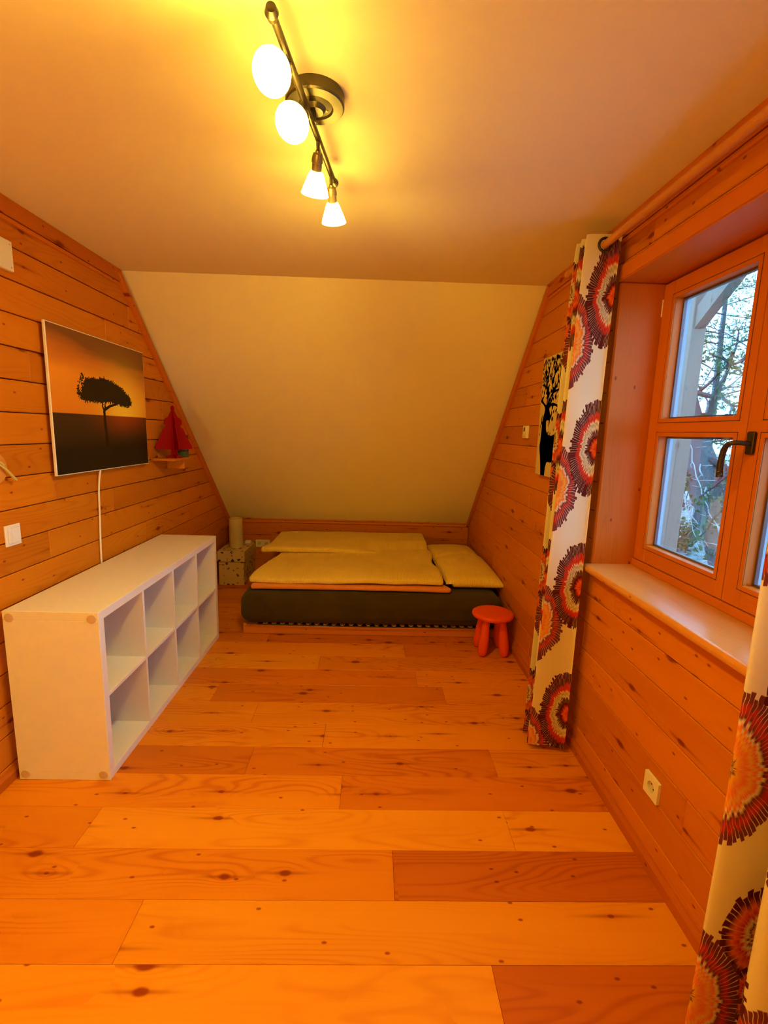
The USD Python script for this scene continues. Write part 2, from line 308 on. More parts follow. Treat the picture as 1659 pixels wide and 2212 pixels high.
# ---------------------------------------------------------------- the room shell
XL, XR, ZC, YS, YK, ZK, YB = -1.538, 1.0325, 2.434, 3.057, 5.018, .591, -1.7
OY0, OY1, OZ0, OZ1 = .98, 2.122, .955, 2.187           # window opening
obj('ceiling', trimesh.creation.box(bounds=[[XL-.2, YB-.2, ZC], [XR+.4, YS+.12, ZC+.15]]), 'plaster', kind='structure', label='smooth cream plastered flat ceiling')
sl = np.array([0, YK-YS, ZK-ZC]); sl /= np.linalg.norm(sl); nrm_ = np.array([0, -sl[2], sl[1]])      # up and out of the room
a0, a1 = np.array([0, YS, ZC]), np.array([0, YK, ZK])+sl*.15
P = [];
for x in (XL-.2, XR+.4):
    for q in (a0, a1): P += [q+[x, 0, 0], q+nrm_*.15+[x, 0, 0]]
obj('wall_slope', hull(P), 'plaster', kind='structure', label='sloping cream plastered roof side above the bed')

def wall_side(name, XW, sgn, z0, pitch, gap, cham, hole, seed, thick=.016):
    rr = random.Random(seed); w = thing(name, kind='structure', label='wall of horizontal knotty pine boards')
    region = Polygon([(YB, .0), (YK-.001, .0), (YK-.001, ZK), (YS, ZC), (YB, ZC)])
    zk = z0-pitch*math.ceil(z0/pitch); n = 0
    while zk < ZC:
        lo, hi = zk+gap/2, zk+pitch-gap/2; n += 1
        cuts = [YB]; y = YB+rr.uniform(1.1, 2.4)
        while y < 4.6: cuts.append(y); y += rr.uniform(1.3, 2.6)
        cuts.append(YK)
        segs = []
        for a, b in zip(cuts[:-1], cuts[1:]):
            r = sbox(a+.0006, lo, b-.0006, hi)
            if hole and hi > OZ0 and lo < OZ1:
                segs += [r.intersection(sbox(YB, 0, OY0-.015, 3)), r.intersection(sbox(OY1+.015, 0, YK, 3)), r.intersection(sbox(OY0-.0145, 0, OY1+.0145, OZ0-.036)), r.intersection(sbox(OY0-.0145, OZ1+.01, OY1+.0145, 3))]
            else: segs.append(r)
        for r in segs:
            r = r.intersection(region)
            if r.geom_type == 'Polygon' and r.area > 1e-4:
                m = board(r, XW-sgn*thick, XW, cham)
                if m is not None: obj('plank', m, 'plank_y', w, smooth=False)
        zk += pitch
    xa, xb = sorted((XW-sgn*thick, XW-sgn*.16))
    if not hole: obj('backing', trimesh.creation.box(bounds=[[xa, YB-.2, -.1], [xb, YK+.2, ZC+.1]]), 'backing', w, smooth=False)
    else:
        for y0, y1, z_0, z1 in ((YB-.2, OY0-.02, -.1, ZC+.1), (OY1+.02, YK+.2, -.1, ZC+.1), (OY0-.02, OY1+.02, -.1, OZ0-.03), (OY0-.02, OY1+.02, OZ1+.02, ZC+.1)):
            obj('backing', trimesh.creation.box(bounds=[[xa, y0, z_0], [xb+.12, y1, z1]]), 'backing', w, smooth=False)
    return w
wall_left = wall_side('wall_left', XL, 1, .89, .1365, .004, .0035, False, 3)
wall_right = wall_side('wall_right', XR, -1, .127, .134, .002, .003, True, 5)
wk = thing('wall_knee', kind='structure', label='low knee wall of pine boards behind the bed')
for z0, z1 in ((.01, .138), (.1395, .275), (.2765, .412), (.4135, .548)):
    obj('plank', board(sbox(XL, z0, XR, z1), YK+.02, YK, .003, 1), 'plank_x', wk, smooth=False)
obj('backing', trimesh.creation.box(bounds=[[XL-.2, YK+.02, -.1], [XR+.3, YK+.17, ZK+.2]]), 'backing', wk, smooth=False)
obj('wall_back', trimesh.creation.box(bounds=[[XL-.2, YB-.2, -.1], [XR+.4, YB, ZC+.1]]), 'plaster', kind='structure', label='cream wall behind the viewer')

fl = thing('floor', kind='structure', label='floor of wide knotty pine boards, some darker than others')
obj('subfloor', trimesh.creation.box(bounds=[[XL-.2, YB-.2, -.12], [XR+.3, YK+.2, -.018]]), 'backing', fl, smooth=False)
JO = {0: ([-.72], 'ml'), -1: ([.381], 'ld'), 1: ([.104], 'md'), 2: ([-1.068, .568], 'mll'), 3: ([-.108], 'mr'), 4: ([-.55, .60], 'rrm'), 5: ([-.22], 'mm'), 9: ([-.335], 'lm'), 8: ([.3], 'rm'), 10: ([.25], 'mr'), 7: ([-.9, .45], 'mrm'), 6: ([-.62], 'mm')}
rr = random.Random(12)
for k in range(-15, 21):
    y0 = 1.153+.1935*k; y1 = min(y0+.1935, YK)
    if y0 > YK-.02: break
    if k in JO: js, tn = JO[k]
    else: js = [rr.uniform(-1.2, .8)]; tn = rr.choice(['ml', 'mr', 'rm', 'rr', 'mm'])
    xs = [XL]+js+[XR]
    for i in range(len(xs)-1):
        obj('plank', board(sbox(xs[i]+.0004, max(y0, YB)+.0005, xs[i+1]-.0004, y1-.0005), -.02, 0, .0012, 2), {'m': 'floor', 'd': 'floor_d', 'l': 'floor_l', 'r': 'floor_r'}[tn[i]], fl, smooth=False)

obj('baseboard_left', hull([(x, y, z) for y in (YB, YK-.02) for x, z in ((XL, 0), (XL+.016, 0), (XL+.016, .04), (XL+.008, .055), (XL, .055))]), 'trim_y', kind='structure', smooth=False)
obj('baseboard_right', hull([(x, y, z) for y in (YB, YK-.02) for x, z in ((XR, 0), (XR-.018, 0), (XR-.018, .04), (XR-.009, .056), (XR, .056))]), 'trim_y', kind='structure', smooth=False)
def crown(name, XW, s):      # a moulded board under the ceiling with a rounded lower lip
    t = thing(name, kind='structure', label='pine moulding under the ceiling')
    obj('board', hull([(XW+s*a, y, z) for y in (YB, YS-.012) for a, z in ((0, 2.366), (.012, 2.366), (.018, 2.374), (.018, ZC-.001), (0, ZC-.001))]), 'trim_y', t)
    obj('lip', hull([(XW+s*a, y, z) for y in (YB, YS-.02) for a, z in ((0, 2.344), (.008, 2.346), (.012, 2.352), (.010, 2.362), (0, 2.364))]), 'trim_y', t)
crown('trim_1', XL, 1); crown('trim_2', XR, -1)
def slope_trim(name, XW, s):
    P = []
    for q in (np.array([0, YS-.035, ZC+.0]), np.array([0, YK-.0, ZK+.0])-sl*.0):
        for a, d in ((0, -.002), (.022, -.002), (.022, -.030), (.014, -.042), (0, -.046)):
            P.append(q+nrm_*d+[XW+s*a, 0, 0])
    P = np.array(P); P[:, 2] = np.minimum(P[:, 2], ZC-.001); P[:, 1] = np.minimum(P[:, 1], YK-.001)
    obj(name, hull(P), 'trim_y', kind='structure', label='pine batten along the roof slope')
slope_trim('trim_3', XL, 1); slope_trim('trim_4', XR, -1)
t5 = thing('trim_5', kind='structure', label='pine moulding on top of the knee wall')
obj('board', bx(XL+.022, XR-.022, YK-.014, YK+.02, .551, .578, .003), 'plank_x', t5); obj('bead', bx(XL+.022, XR-.022, YK-.020, YK+.02, .5785, .592, .005), 'plank_x', t5)

# ---------------------------------------------------------------- window
win = thing('window_1', kind='structure', label='larch casement window with two glazed sashes')
XF = 1.21
rv = lambda name, m, mat, lab=None: obj(name, m, mat, win, smooth=30, label=lab)
rv('jamb', bx(XR-.012, XF+.09, OY1, OY1+.034, OZ0-.03, OZ1, .006), 'trim_z'); rv('jamb', bx(XR-.012, XF+.09, OY0-.034, OY0, OZ0-.03, OZ1, .006), 'trim_z')
rv('header', bx(XR-.018, XF+.09, OY0-.02, OY1+.02, OZ1, OZ1+.02, .004), 'trim_y')
rv('casing', bx(XR-.02, XR-.0005, OY0-.02, OY1+.012, OZ1+.002, OZ1+.063, .004), 'sash_y')
xs = .982   # window board with a rounded nose
rv('sill', hull([(x, y, z) for y in (OY0-.02, OY1-.0) for x, z in ((XF+.01, .925), (XF+.01, .96), (xs+.014, .96), (xs+.004, .956), (xs, .947), (xs, .938), (xs+.004, .929), (xs+.012, .925))]), 'sill', 'pale lacquered window board')
rv('frame_rail', bx(XF-.006, XF+.08, OY0, OY1, .9605, .992, .002), 'sash_y')
rv('frame_rail', bx(XF+.02, XF+.08, OY0, OY1, OZ1-.012, OZ1, .002), 'sash_y')
def sash(y0, y1, ya, yb, handle):
    s = thing('sash', parent=win)
    z0, z1, zb0, zb1, zt0, zt1 = .9945, 2.178, 1.072, 1.549, 1.622, 2.106
    X0, X1 = XF, XF+.065
    for a, b in ((y0, ya), (yb, y1)): obj('stile', bx(X0, X1, a, b, z0, z1, .0015), 'sash', s, smooth=False)
    for a, b in ((z0, zb0), (zb1, zt0), (zt1, z1)): obj('rail', bx(X0+.0006, X1, ya, yb, a, b, .0015), 'sash_y', s, smooth=False)
    for a, b in ((zb0, zb1), (zt0, zt1)):
        o = trimesh.util.concatenate([bx(X0-.0015, X0+.004, ya-.016, ya, a-.016, b+.016, .001), bx(X0-.0015, X0+.004, yb, yb+.016, a-.016, b+.016, .001), bx(X0-.0015, X0+.004, ya, yb, a-.016, a, .001), bx(X0-.0015, X0+.004, ya, yb, b, b+.016, .001)])
        obj('glazing_bead', o, 'sash', s, smooth=False)
        ln = [bx(X0-.0008, X0+.001, p, q, c_, d_, 0) for p, q, c_, d_ in ((ya-.0185, ya-.0155, a-.0185, b+.0185), (yb+.0155, yb+.0185, a-.0185, b+.0185), (ya-.0185, yb+.0185, a-.0185, a-.0155), (ya-.0185, yb+.0185, b+.0155, b+.0185))]
        obj('shadow_gap', ln, 'backing', s, smooth=False)
        e = .006
        fr = lambda xa, xb, w: [bx(xa, xb, ya, ya+w, a, b, 0), bx(xa, xb, yb-w, yb, a, b, 0), bx(xa, xb, ya+w, yb-w, a, a+w, 0), bx(xa, xb, ya+w, yb-w, b-w, b, 0)]
        obj('spacer', fr(X0+.034, X0+.046, .008), 'spacer', s, smooth=False)
        obj('outer_lining', fr(X0+.050, X0+.064, .0012), 'reveal', s, smooth=False)
        for xg in (.032, .048): obj('pane', bx(X0+xg, X0+xg+.0015, ya, yb, a, b, 0), 'glass', s, smooth=False)
    if handle:
        h = thing('handle', label='dark bronze window handle', parent=s)
    return s
s1 = sash(1.555, 2.119, 1.606, 2.036, False); s2 = sash(.985, 1.552, 1.044, 1.474, False)
hy, hz = 1.520, 1.532
hd = [rbox(XF-.012, XF, hy-.0165, hy+.0165, hz-.037, hz+.037, .012, (4, 8, 12)), tube(spline([(XF-.008, hy, hz), (XF-.045, hy+.002, hz), (XF-.056, hy+.012, hz-.001), (XF-.060, hy+.030, hz-.010), (XF-.060, hy+.044, hz-.04), (XF-.058, hy+.050, hz-.08), (XF-.056, hy+.049, hz-.115)], 40), np.interp(np.linspace(0, 1, 40), [0, .3, .45, 1], [.0075, .008, .009, .0105]), 12)]
obj('handle', hd, 'bronze', s2, label='dark bronze window handle')
obj('hinge', [bx(XF-.004, XF+.004, 2.1185, 2.1215, 2.05, 2.12, .001)], 'plastic', s1)

# ---------------------------------------------------------------- curtain rod and curtains
rod = thing('curtain_rod', 'round wooden curtain rod running under the ceiling above the window', 'curtain rod', (.93, 1.5, 2.321))
obj('pole', tube([(.93, .3, 2.321), (.93, 1.2, 2.321), (.93, 2.46, 2.321)], .0155, 20), 'ply', rod)
obj('finial', lathe([(0, -.02), (.016, -.018), (.02, 0), (.016, .018), (0, .022)], (.93, 2.475, 2.321), 20, (0, 1, 0)), 'ply', rod); obj('finial', lathe([(0, -.02), (.016, -.018), (.02, 0), (.016, .018), (0, .022)], (.93, .285, 2.321), 20, (0, -1, 0)), 'ply', rod)
for y in (2.43, .40): obj('bracket', [tube([(.93, y, 2.321), (1.0, y, 2.321), (XR-.001, y, 2.321)], .010, 12), lathe([(0, 0), (.024, 0), (.024, .008), (0, .008)], (XR-.009, y, 2.321), 20, (1, 0, 0))], 'ply', rod)
lampb = thing('floor_lamp', 'white globe floor lamp standing in the room behind the viewer on the left', 'lamp', (-1.2, .02, 0))
obj('base', lathe([(0, 0), (.13, 0), (.13, .012), (.02, .022), (0, .022)], (-1.2, .02, .0005), 36), 'bronze', lampb); obj('pole', tube([(-1.2, .02, .02), (-1.2, .02, .7), (-1.2, .02, 1.12)], .011, 14), 'bronze', lampb)
obj('globe', (lambda m: m.apply_translation((-1.2, .02, 1.23)))(trimesh.creation.icosphere(4, .12)), lamp_mat('globe_light', GLOBE, LAMP), lampb, smooth=True)
def curtain(y0, step, n, label, x0=.925, amp=.068, seed=0, zbot=.03, ztop=2.362, vshift=0.0, lean=.036):
    t = np.linspace(0, n, 28*n+1); Z = np.linspace(zbot, ztop, 90); rr = np.random.RandomState(seed)
    ph = rr.uniform(0, 6.28, 8); dy = np.r_[0, np.cumsum(rr.uniform(.75, 1.25, n))]*step
    yy = np.interp(t, np.arange(n+1), dy)
    cx = np.cos(np.pi*t); base = np.sign(cx)*np.abs(cx)**.72
    s = np.r_[0, np.cumsum(np.hypot(np.diff(base*amp), np.diff(yy)))]
    V, UV = [], []
    for z in Z:
        h = 1-(z-zbot)/(ztop-zbot)
        a = amp*(1+.13*h*h)*(1+.04*np.sin(3*h+ph[0]))
        x = x0-lean*h**.55+base*a-.012*h*(1-base)*.5+.006*h*np.sin(t*2.3+ph[1]+2*h)
        y = y0-yy*(1+.10*h)-.012*h*np.sin(t*1.7+ph[2])+.006*np.sin(6*h+t*.9+ph[3])*h
        V.append(np.stack([x, y, np.full_like(t, z-.012*h**8*(1+np.sin(t*2.1+ph[4])))], -1)); UV.append(np.stack([s, np.full_like(t, z+vshift)], -1))
    V = np.vstack(V); UV = np.vstack(UV); m = len(t); i, j = np.meshgrid(np.arange(len(Z)-1), np.arange(m-1), indexing='ij'); q = (i*m+j).ravel()
    F = np.stack([q, q+1, q+m+1, q+m], -1)
    th = thing('curtain', label, 'curtain', (.93, y0-step*n/2, 0), 'pair of printed curtains at the window' if False else None)
    obj('fabric', (V, F), 'curtain', th, smooth=True, uv=UV)
    for k in range(n):      # an eyelet where the rod goes through each fold
        tt = k+.5; yk = y0-np.interp(tt, np.arange(n+1), dy); sgn = -1 if k % 2 == 0 else 1
        ring = trimesh.creation.torus(.0255, .0055, 32, 10); ring.apply_transform(trimesh.geometry.align_vectors([0, 0, 1], (0.0, 1, 0))); ring.apply_translation((.93, yk, 2.321))
        obj('eyelet', ring, 'bronze', th)
    return th
curtain(2.092, -.027, 6, 'cream curtain with red and orange rosettes left of the window, bunched in narrow folds', seed=2)
curtain(1.045, .078, 6, 'rosette printed curtain on the near side of the window, cut by the photo edge', seed=5, vshift=-.13, amp=.078, lean=0)

# ---------------------------------------------------------------- ceiling lamp
lamp = thing('ceiling_lamp', 'dark bronze bar lamp on the ceiling with four frosted bell shades', 'lamp', (-.185, 1.47, ZC))
obj('canopy', lathe([(0, 0), (.078, 0), (.08, -.004), (.08, -.028), (.076, -.032), (.05, -.034), (.046, -.030), (.030, -.034), (.022, -.044), (0, -.046)], (-.185, 1.47, ZC), 48), 'bronze', lamp)
for dx, dy in ((.03, .01), (-.025, -.02)): obj('screw', lathe([(0, 0), (.006, 0), (.005, -.003), (0, -.004)], (-.185+dx, 1.47+dy, ZC-.032), 12), 'brass', lamp)
BZ = 2.366
bar = lambda y: np.array([-.230+(y-1.125)*.107, y, BZ])
obj('bar', tube([bar(1.135), bar(1.4), bar(1.78)], .0085, 16), 'bronze', lamp)
obj('link', tube([(-.192, 1.47, ZC-.04), (-.193, 1.47, BZ-.002)], .011, 14), 'bronze', lamp)
for y in (1.125, 1.79): obj('end_knob', lathe([(0, -.02), (.010, -.016), (.0145, 0), (.010, .014), (0, .018)], bar(y), 20, (.1, math.copysign(1, y-1.4), 0)), 'bronze', lamp)
def head(yb, D, stem_vec, stem_l, bulb='bulb'):
    D = np.array(D, float); D /= np.linalg.norm(D); p0 = bar(yb); sv = np.array(stem_vec, float); sv /= np.linalg.norm(sv); p1 = p0+sv*stem_l
    obj('stem', tube([p0, (p0+p1)/2, p1], [.0055, .0055, .0045], 12), 'bronze', lamp)
    at = lambda prof: lathe(prof, p1, 28, D)
    obj('socket', at([(0, 0), (.006, 0), (.008, .006), (.013, .008), (.015, .014), (.0165, .022), (.0165, .03), (.0145, .031), (.0145, .052), (.0, .052)]), 'brass', lamp)
    ex = [(.0145, .050), (.019, .053), (.024, .062), (.030, .078), (.036, .094), (.0425, .112)]
    obj('shade', at(ex+[(.040, .112)]+[(r-.003, z) for r, z in ex[::-1]]), 'shade', lamp, label='glowing white frosted glass bell')
    obj('bulb', at([(0, .120), (.012, .119), (.024, .114), (.032, .106), (.0355, .097), (.030, .088), (.012, .060), (0, .058)]), bulb, lamp)
head(1.25, (-.025, -.124, -.086), (0, -.5, -1), .035)
head(1.40, (-.025, -.118, -.095), (0, -.5, -1), .035)
head(1.545, (-.15, .60, -.80), (-.03, .12, -1), .028, 'bulb_dim')
head(1.735, (.04, .62, -.80), (0, .1, -1), .03, 'bulb_dim')

# ---------------------------------------------------------------- cube shelf
kx0, kx1, ky0, ky1, H = -1.506, -1.116, 1.880, 3.350, .770
kb = thing('cube_shelf', 'low white cube shelf with eight open cells along the left wall', 'shelf', ((kx0+kx1)/2, (ky0+ky1)/2, 0))
T = .038
obj('top_panel', bx(kx0, kx1, ky0+.0003, ky1-.0003, H-T, H, .0012), 'melamine', kb, smooth=False); obj('bottom_panel', bx(kx0, kx1, ky0+.0003, ky1-.0003, 0.0005, T, .0012), 'melamine', kb, smooth=False)
for a, b in ((ky0, ky0+T), (ky1-T, ky1)): obj('end_panel', bx(kx0+.0003, kx1-.0003, a, b, T+.0002, H-T-.0002, .001), 'melamine', kb, smooth=False)
for s in range(2): pass
pit = (ky1-ky0-2*T+.016)/4
for k in (1, 2, 3):
    y = ky0+T+k*pit-.016; obj('divider', bx(kx0+.004, kx1-.001, y, y+.016, T, H-T, .0008), 'melamine', kb, smooth=False)
obj('shelf_board', bx(kx0+.004, kx1-.0015, ky0+T, ky1-T, H/2-.008, H/2+.008, .0008), 'melamine', kb, smooth=False)
for x in (kx0+.028, kx1-.028):
    for z in (.028, H-.028): obj('cap', lathe([(0, 0), (.019, 0), (.019, .002), (.017, .0028), (0, .003)], (x, ky0, z), 24, (0, -1, 0)), 'pad', kb, label='round beige felt cap')

# ---------------------------------------------------------------- bed
bf = thing('slatted_bed_base', 'low spruce slatted base lying on the floor under the mattress', 'bed base', (.02, 4.13, 0))
obj('rail', bx(-.96, 1.0, 3.43, 3.455, .001, .064, .003), 'rail', bf, label='front rail'); obj('rail', bx(-.96, 1.0, 4.805, 4.83, .001, .064, .003), 'rail', bf)
obj('end_board', bx(-.96, -.86, 3.4555, 4.8045, .045, .0655, .002), 'rail', bf); obj('end_board', bx(.96, 1.0, 3.4555, 4.8045, .045, .0655, .002), 'rail', bf)
obj('end_board', bx(-.96, -.855, 3.43, 3.47, .0645, .0745, .002), 'rail', bf)
for k in range(27):
    x = -.80+.0655*k
    obj('slat', bx(x-.019, x+.019, 3.462, 4.80, .066, .076, .002), 'rail', bf, smooth=False)
    obj('slat_holder', bx(x-.012, x+.012, 3.436, 3.462, .0642, .0772, .003), 'rubber', bf, smooth=False)
mt = rbox(-.985, 1.008, 3.40, 4.86, .0785, .322, .085, (90, 60, 18)); v = mt.vertices
bul = meshkit.fbm(v*[3.2, 3.2, 9], 3, 4)-.5; front = np.clip((3.62-v[:, 1])/.2, 0, 1)
v[:, 1] -= front*bul*.035; v[:, 2] += bul*.012*(v[:, 2] > .2)
cr_ = np.clip(1-np.abs((v[:, 0]+.93)-(.20-v[:, 2])*.9-.16)/.02, 0, 1)*front*np.clip((v[:, 0]+.99)/.05, 0, 1)*(v[:, 2] < .28); v[:, 1] += .012*cr_
cr_ = np.clip(1-np.abs((v[:, 0]+.80)-(.17-v[:, 2])*.6-.05)/.018, 0, 1)*front*(v[:, 2] < .2); v[:, 1] += .009*cr_
for zz, am in ((.14, .008), (.19, .006)):
    cr_ = np.clip(1-np.abs(v[:, 2]-zz-.02*np.sin(v[:, 0]*2+zz*30))/.012, 0, 1)*front*np.clip(v[:, 0]+.3, 0, 1); v[:, 1] += am*cr_
mt.vertices = v
mattress = thing('mattress', 'thick mattress in a dark olive fitted sheet against the knee wall', 'mattress', (.01, 4.13, .0785)); obj('body', mt, 'olive', mattress, smooth=True)
obj('piping', tube([(-.93, 3.408, .085), (0, 3.398, .083), (.94, 3.408, .085)], .004, 8), 'olive', mattress)
bl = rbox(-.915, .565, 3.475, 4.84, .331, .372, .020, (70, 50, 6)); v = bl.vertices; v[:, 2] += (meshkit.fbm(v*[4, 4, 1], 3, 8)-.5)*.012; v[:, 1] += (meshkit.fbm(v*[3, 0, 0], 2, 9)-.5)*.03*(v[:, 1] < 3.6); v[:, 0] += (v[:, 0] > .3)*.05*np.clip((3.60-v[:, 1])/.1, 0, 1)
bl.vertices = v; obj('blanket', bl, 'orange', smooth=True, label='folded orange blanket showing under the front edge of the duvet', cat='blanket')
dv = thing('duvet', 'cream striped duvet folded in two layers on the bed', 'duvet', (-.2, 4.2, .36))
def slab(x0, x1, y0, y1, z0, z1, fn, n=(110, 70, 5)):
    m = rbox(x0, x1, y0, y1, z0, z1, (z1-z0)*.49, n); v = m.vertices; fn(v); m.vertices = v; return m
def lower(v):
    e = (meshkit.fbm(v*[3, 3, 0], 3, 11)-.5); v[:, 2] += e*.02+.006*np.sin(v[:, 1]*9+v[:, 0]*2)*(v[:, 2] > .39)
    ed = np.clip((3.62-v[:, 1])/.12, 0, 1); v[:, 1] += (meshkit.fbm(v*[2.2, 0, 0], 2, 12)-.5)*.06*ed; v[:, 2] -= .016*ed
    v[:, 0] += .10*np.clip((v[:, 1]-3.55)/.6, 0, 1)*np.exp(-((v[:, 0]+.93)/.25)**2)
    v[:, 0] += (meshkit.fbm(v*[0, 4, 0], 2, 14)-.5)*.05*np.exp(-((v[:, 0]-.54)/.15)**2)
obj('lower_layer', slab(-.935, .545, 3.50, 4.86, .392, .438, lower), 'duvet', dv, smooth=True)
def upper(v):
    v[:, 2] += (meshkit.fbm(v*[3, 3, 0], 3, 21)-.5)*.025
    flat = np.clip((v[:, 0]+.40)/.6, 0, 1)*np.clip((4.50-v[:, 1])/.25, 0, 1); v[:, 2] -= .060*flat     # the fold runs out flat to the right
    v[:, 1] += .05*np.clip(v[:, 0]+.95, 0, 1.4)-.03*np.exp(-((v[:, 0]+.93)/.12)**2)+(meshkit.fbm(v*[2, 0, 0], 2, 22)-.5)*.05*np.clip((4.4-v[:, 1])/.2, 0, 1)
    v[:, 0] -= .04*np.exp(-((v[:, 0]+.95)/.1)**2)*np.clip((4.3-v[:, 1])/.1, 0, 1)
obj('upper_layer', slab(-.955, .535, 4.19, 4.90, .436, .486, upper), 'duvet', dv, smooth=True)
pw = np.meshgrid(np.linspace(-1, 1, 60), np.linspace(-1, 1, 80), indexing='ij'); a_, b_ = pw
th_ = (np.clip(1-np.abs(a_)**3, 0, 1)*np.clip(1-np.abs(b_)**4, 0, 1))**.45
hx, hy_ = .225*(1-.05*np.abs(b_)**2*(1-np.abs(a_))), .62*(1-.03*(1-np.abs(a_)**2)*np.abs(b_))
PX, PY = .79+a_*hx-.02*b_, 4.17+b_*hy_
wr = (meshkit.fbm(np.stack([PX*5, PY*3, 0*PX], -1), 3, 31)-.5)*.03*th_
crease = .042*np.exp(-((b_-.12-.05*a_)/.07)**2)*th_
top = .385+.066*th_+wr-crease+.018*(b_ < .12)*th_; bot = .362-.040*th_
nA, nB = a_.shape; V = np.vstack([np.stack([PX, PY, top], -1).reshape(-1, 3), np.stack([PX, PY, np.maximum(bot, np.where(PX < .64, .380, .329))], -1).reshape(-1, 3)])
i, j = np.meshgrid(np.arange(nA-1), np.arange(nB-1), indexing='ij'); q = (i*nB+j).ravel(); F = np.stack([q, q+nB, q+nB+1, q+1], -1); o = nA*nB
ring = [k*nB for k in range(nA)]+[(nA-1)*nB+k for k in range(1, nB)]+[k*nB+nB-1 for k in range(nA-2, -1, -1)]+[k for k in range(nB-2, 0, -1)]
S = np.array([[ring[k], ring[(k+1) % len(ring)], ring[(k+1) % len(ring)]+o, ring[k]+o] for k in range(len(ring))])
pm = trimesh.Trimesh(V, np.vstack([trimesh.geometry.triangulate_quads(np.vstack([F, F[:, ::-1]+o, S[:, ::-1]]))]), process=False); pm.fix_normals()
pil = thing('pillow', 'cream striped pillow at the right end of the bed beside the wall', 'pillow', (.79, 4.17, .33)); obj('body', pm, 'duvet', pil, smooth=True)
obj('hem', tube(spline([(.585, 3.575, .372), (.70, 3.63, .405), (.80, 3.66, .423), (.92, 3.62, .402), (1.0, 3.565, .372)], 30), .0032, 8), 'duvet', pil)

# ---------------------------------------------------------------- patterned box, table lamp, plug
bxt = thing('storage_box', 'patterned cardboard box with lid in the corner left of the bed', 'box', (-1.375, 4.77, 0))
obj('body', bx(-1.497, -1.252, 4.545, 4.985, .001, .24, .002), 'pattern', bxt, smooth=False); obj('lid', bx(-1.506, -1.240, 4.532, 4.994, .2415, .3455, .003), 'pattern', bxt, smooth=False)
lx, ly, lz = -1.375, 4.735, .346
tl = thing('table_lamp', 'slim cream cylinder lamp standing on the patterned box', 'lamp', (lx, ly, lz))
obj('base', lathe([(0, 0), (.062, 0), (.064, .003), (.064, .010), (.02, .014), (0, .014)], (lx, ly, lz), 36), 'plastic', tl)
obj('shade', lathe([(.066, .011), (.0675, .014), (.0675, .288), (.066, .291), (.0645, .288), (.0645, .014), (.066, .011)], (lx, ly, lz), 40), 'lampglass', tl)
obj('socket', lathe([(0, .014), (.018, .014), (.018, .09), (0, .095)], (lx, ly, lz), 20), 'plastic', tl)
obj('bulb', lathe([(0, .095), (.013, .10), (.028, .16), (.028, .20), (.018, .25), (.008, .272), (0, .274)], (lx, ly, lz), 24), plain('bulb_glass', (.8, .78, .7), .08, .6), tl)
obj('plug_adapter', [bx(-1.325, -1.268, 4.87, 4.91, .346, .378, .004)], 'plastic', label='small white plastic block on the back of the patterned box', cat='plug')

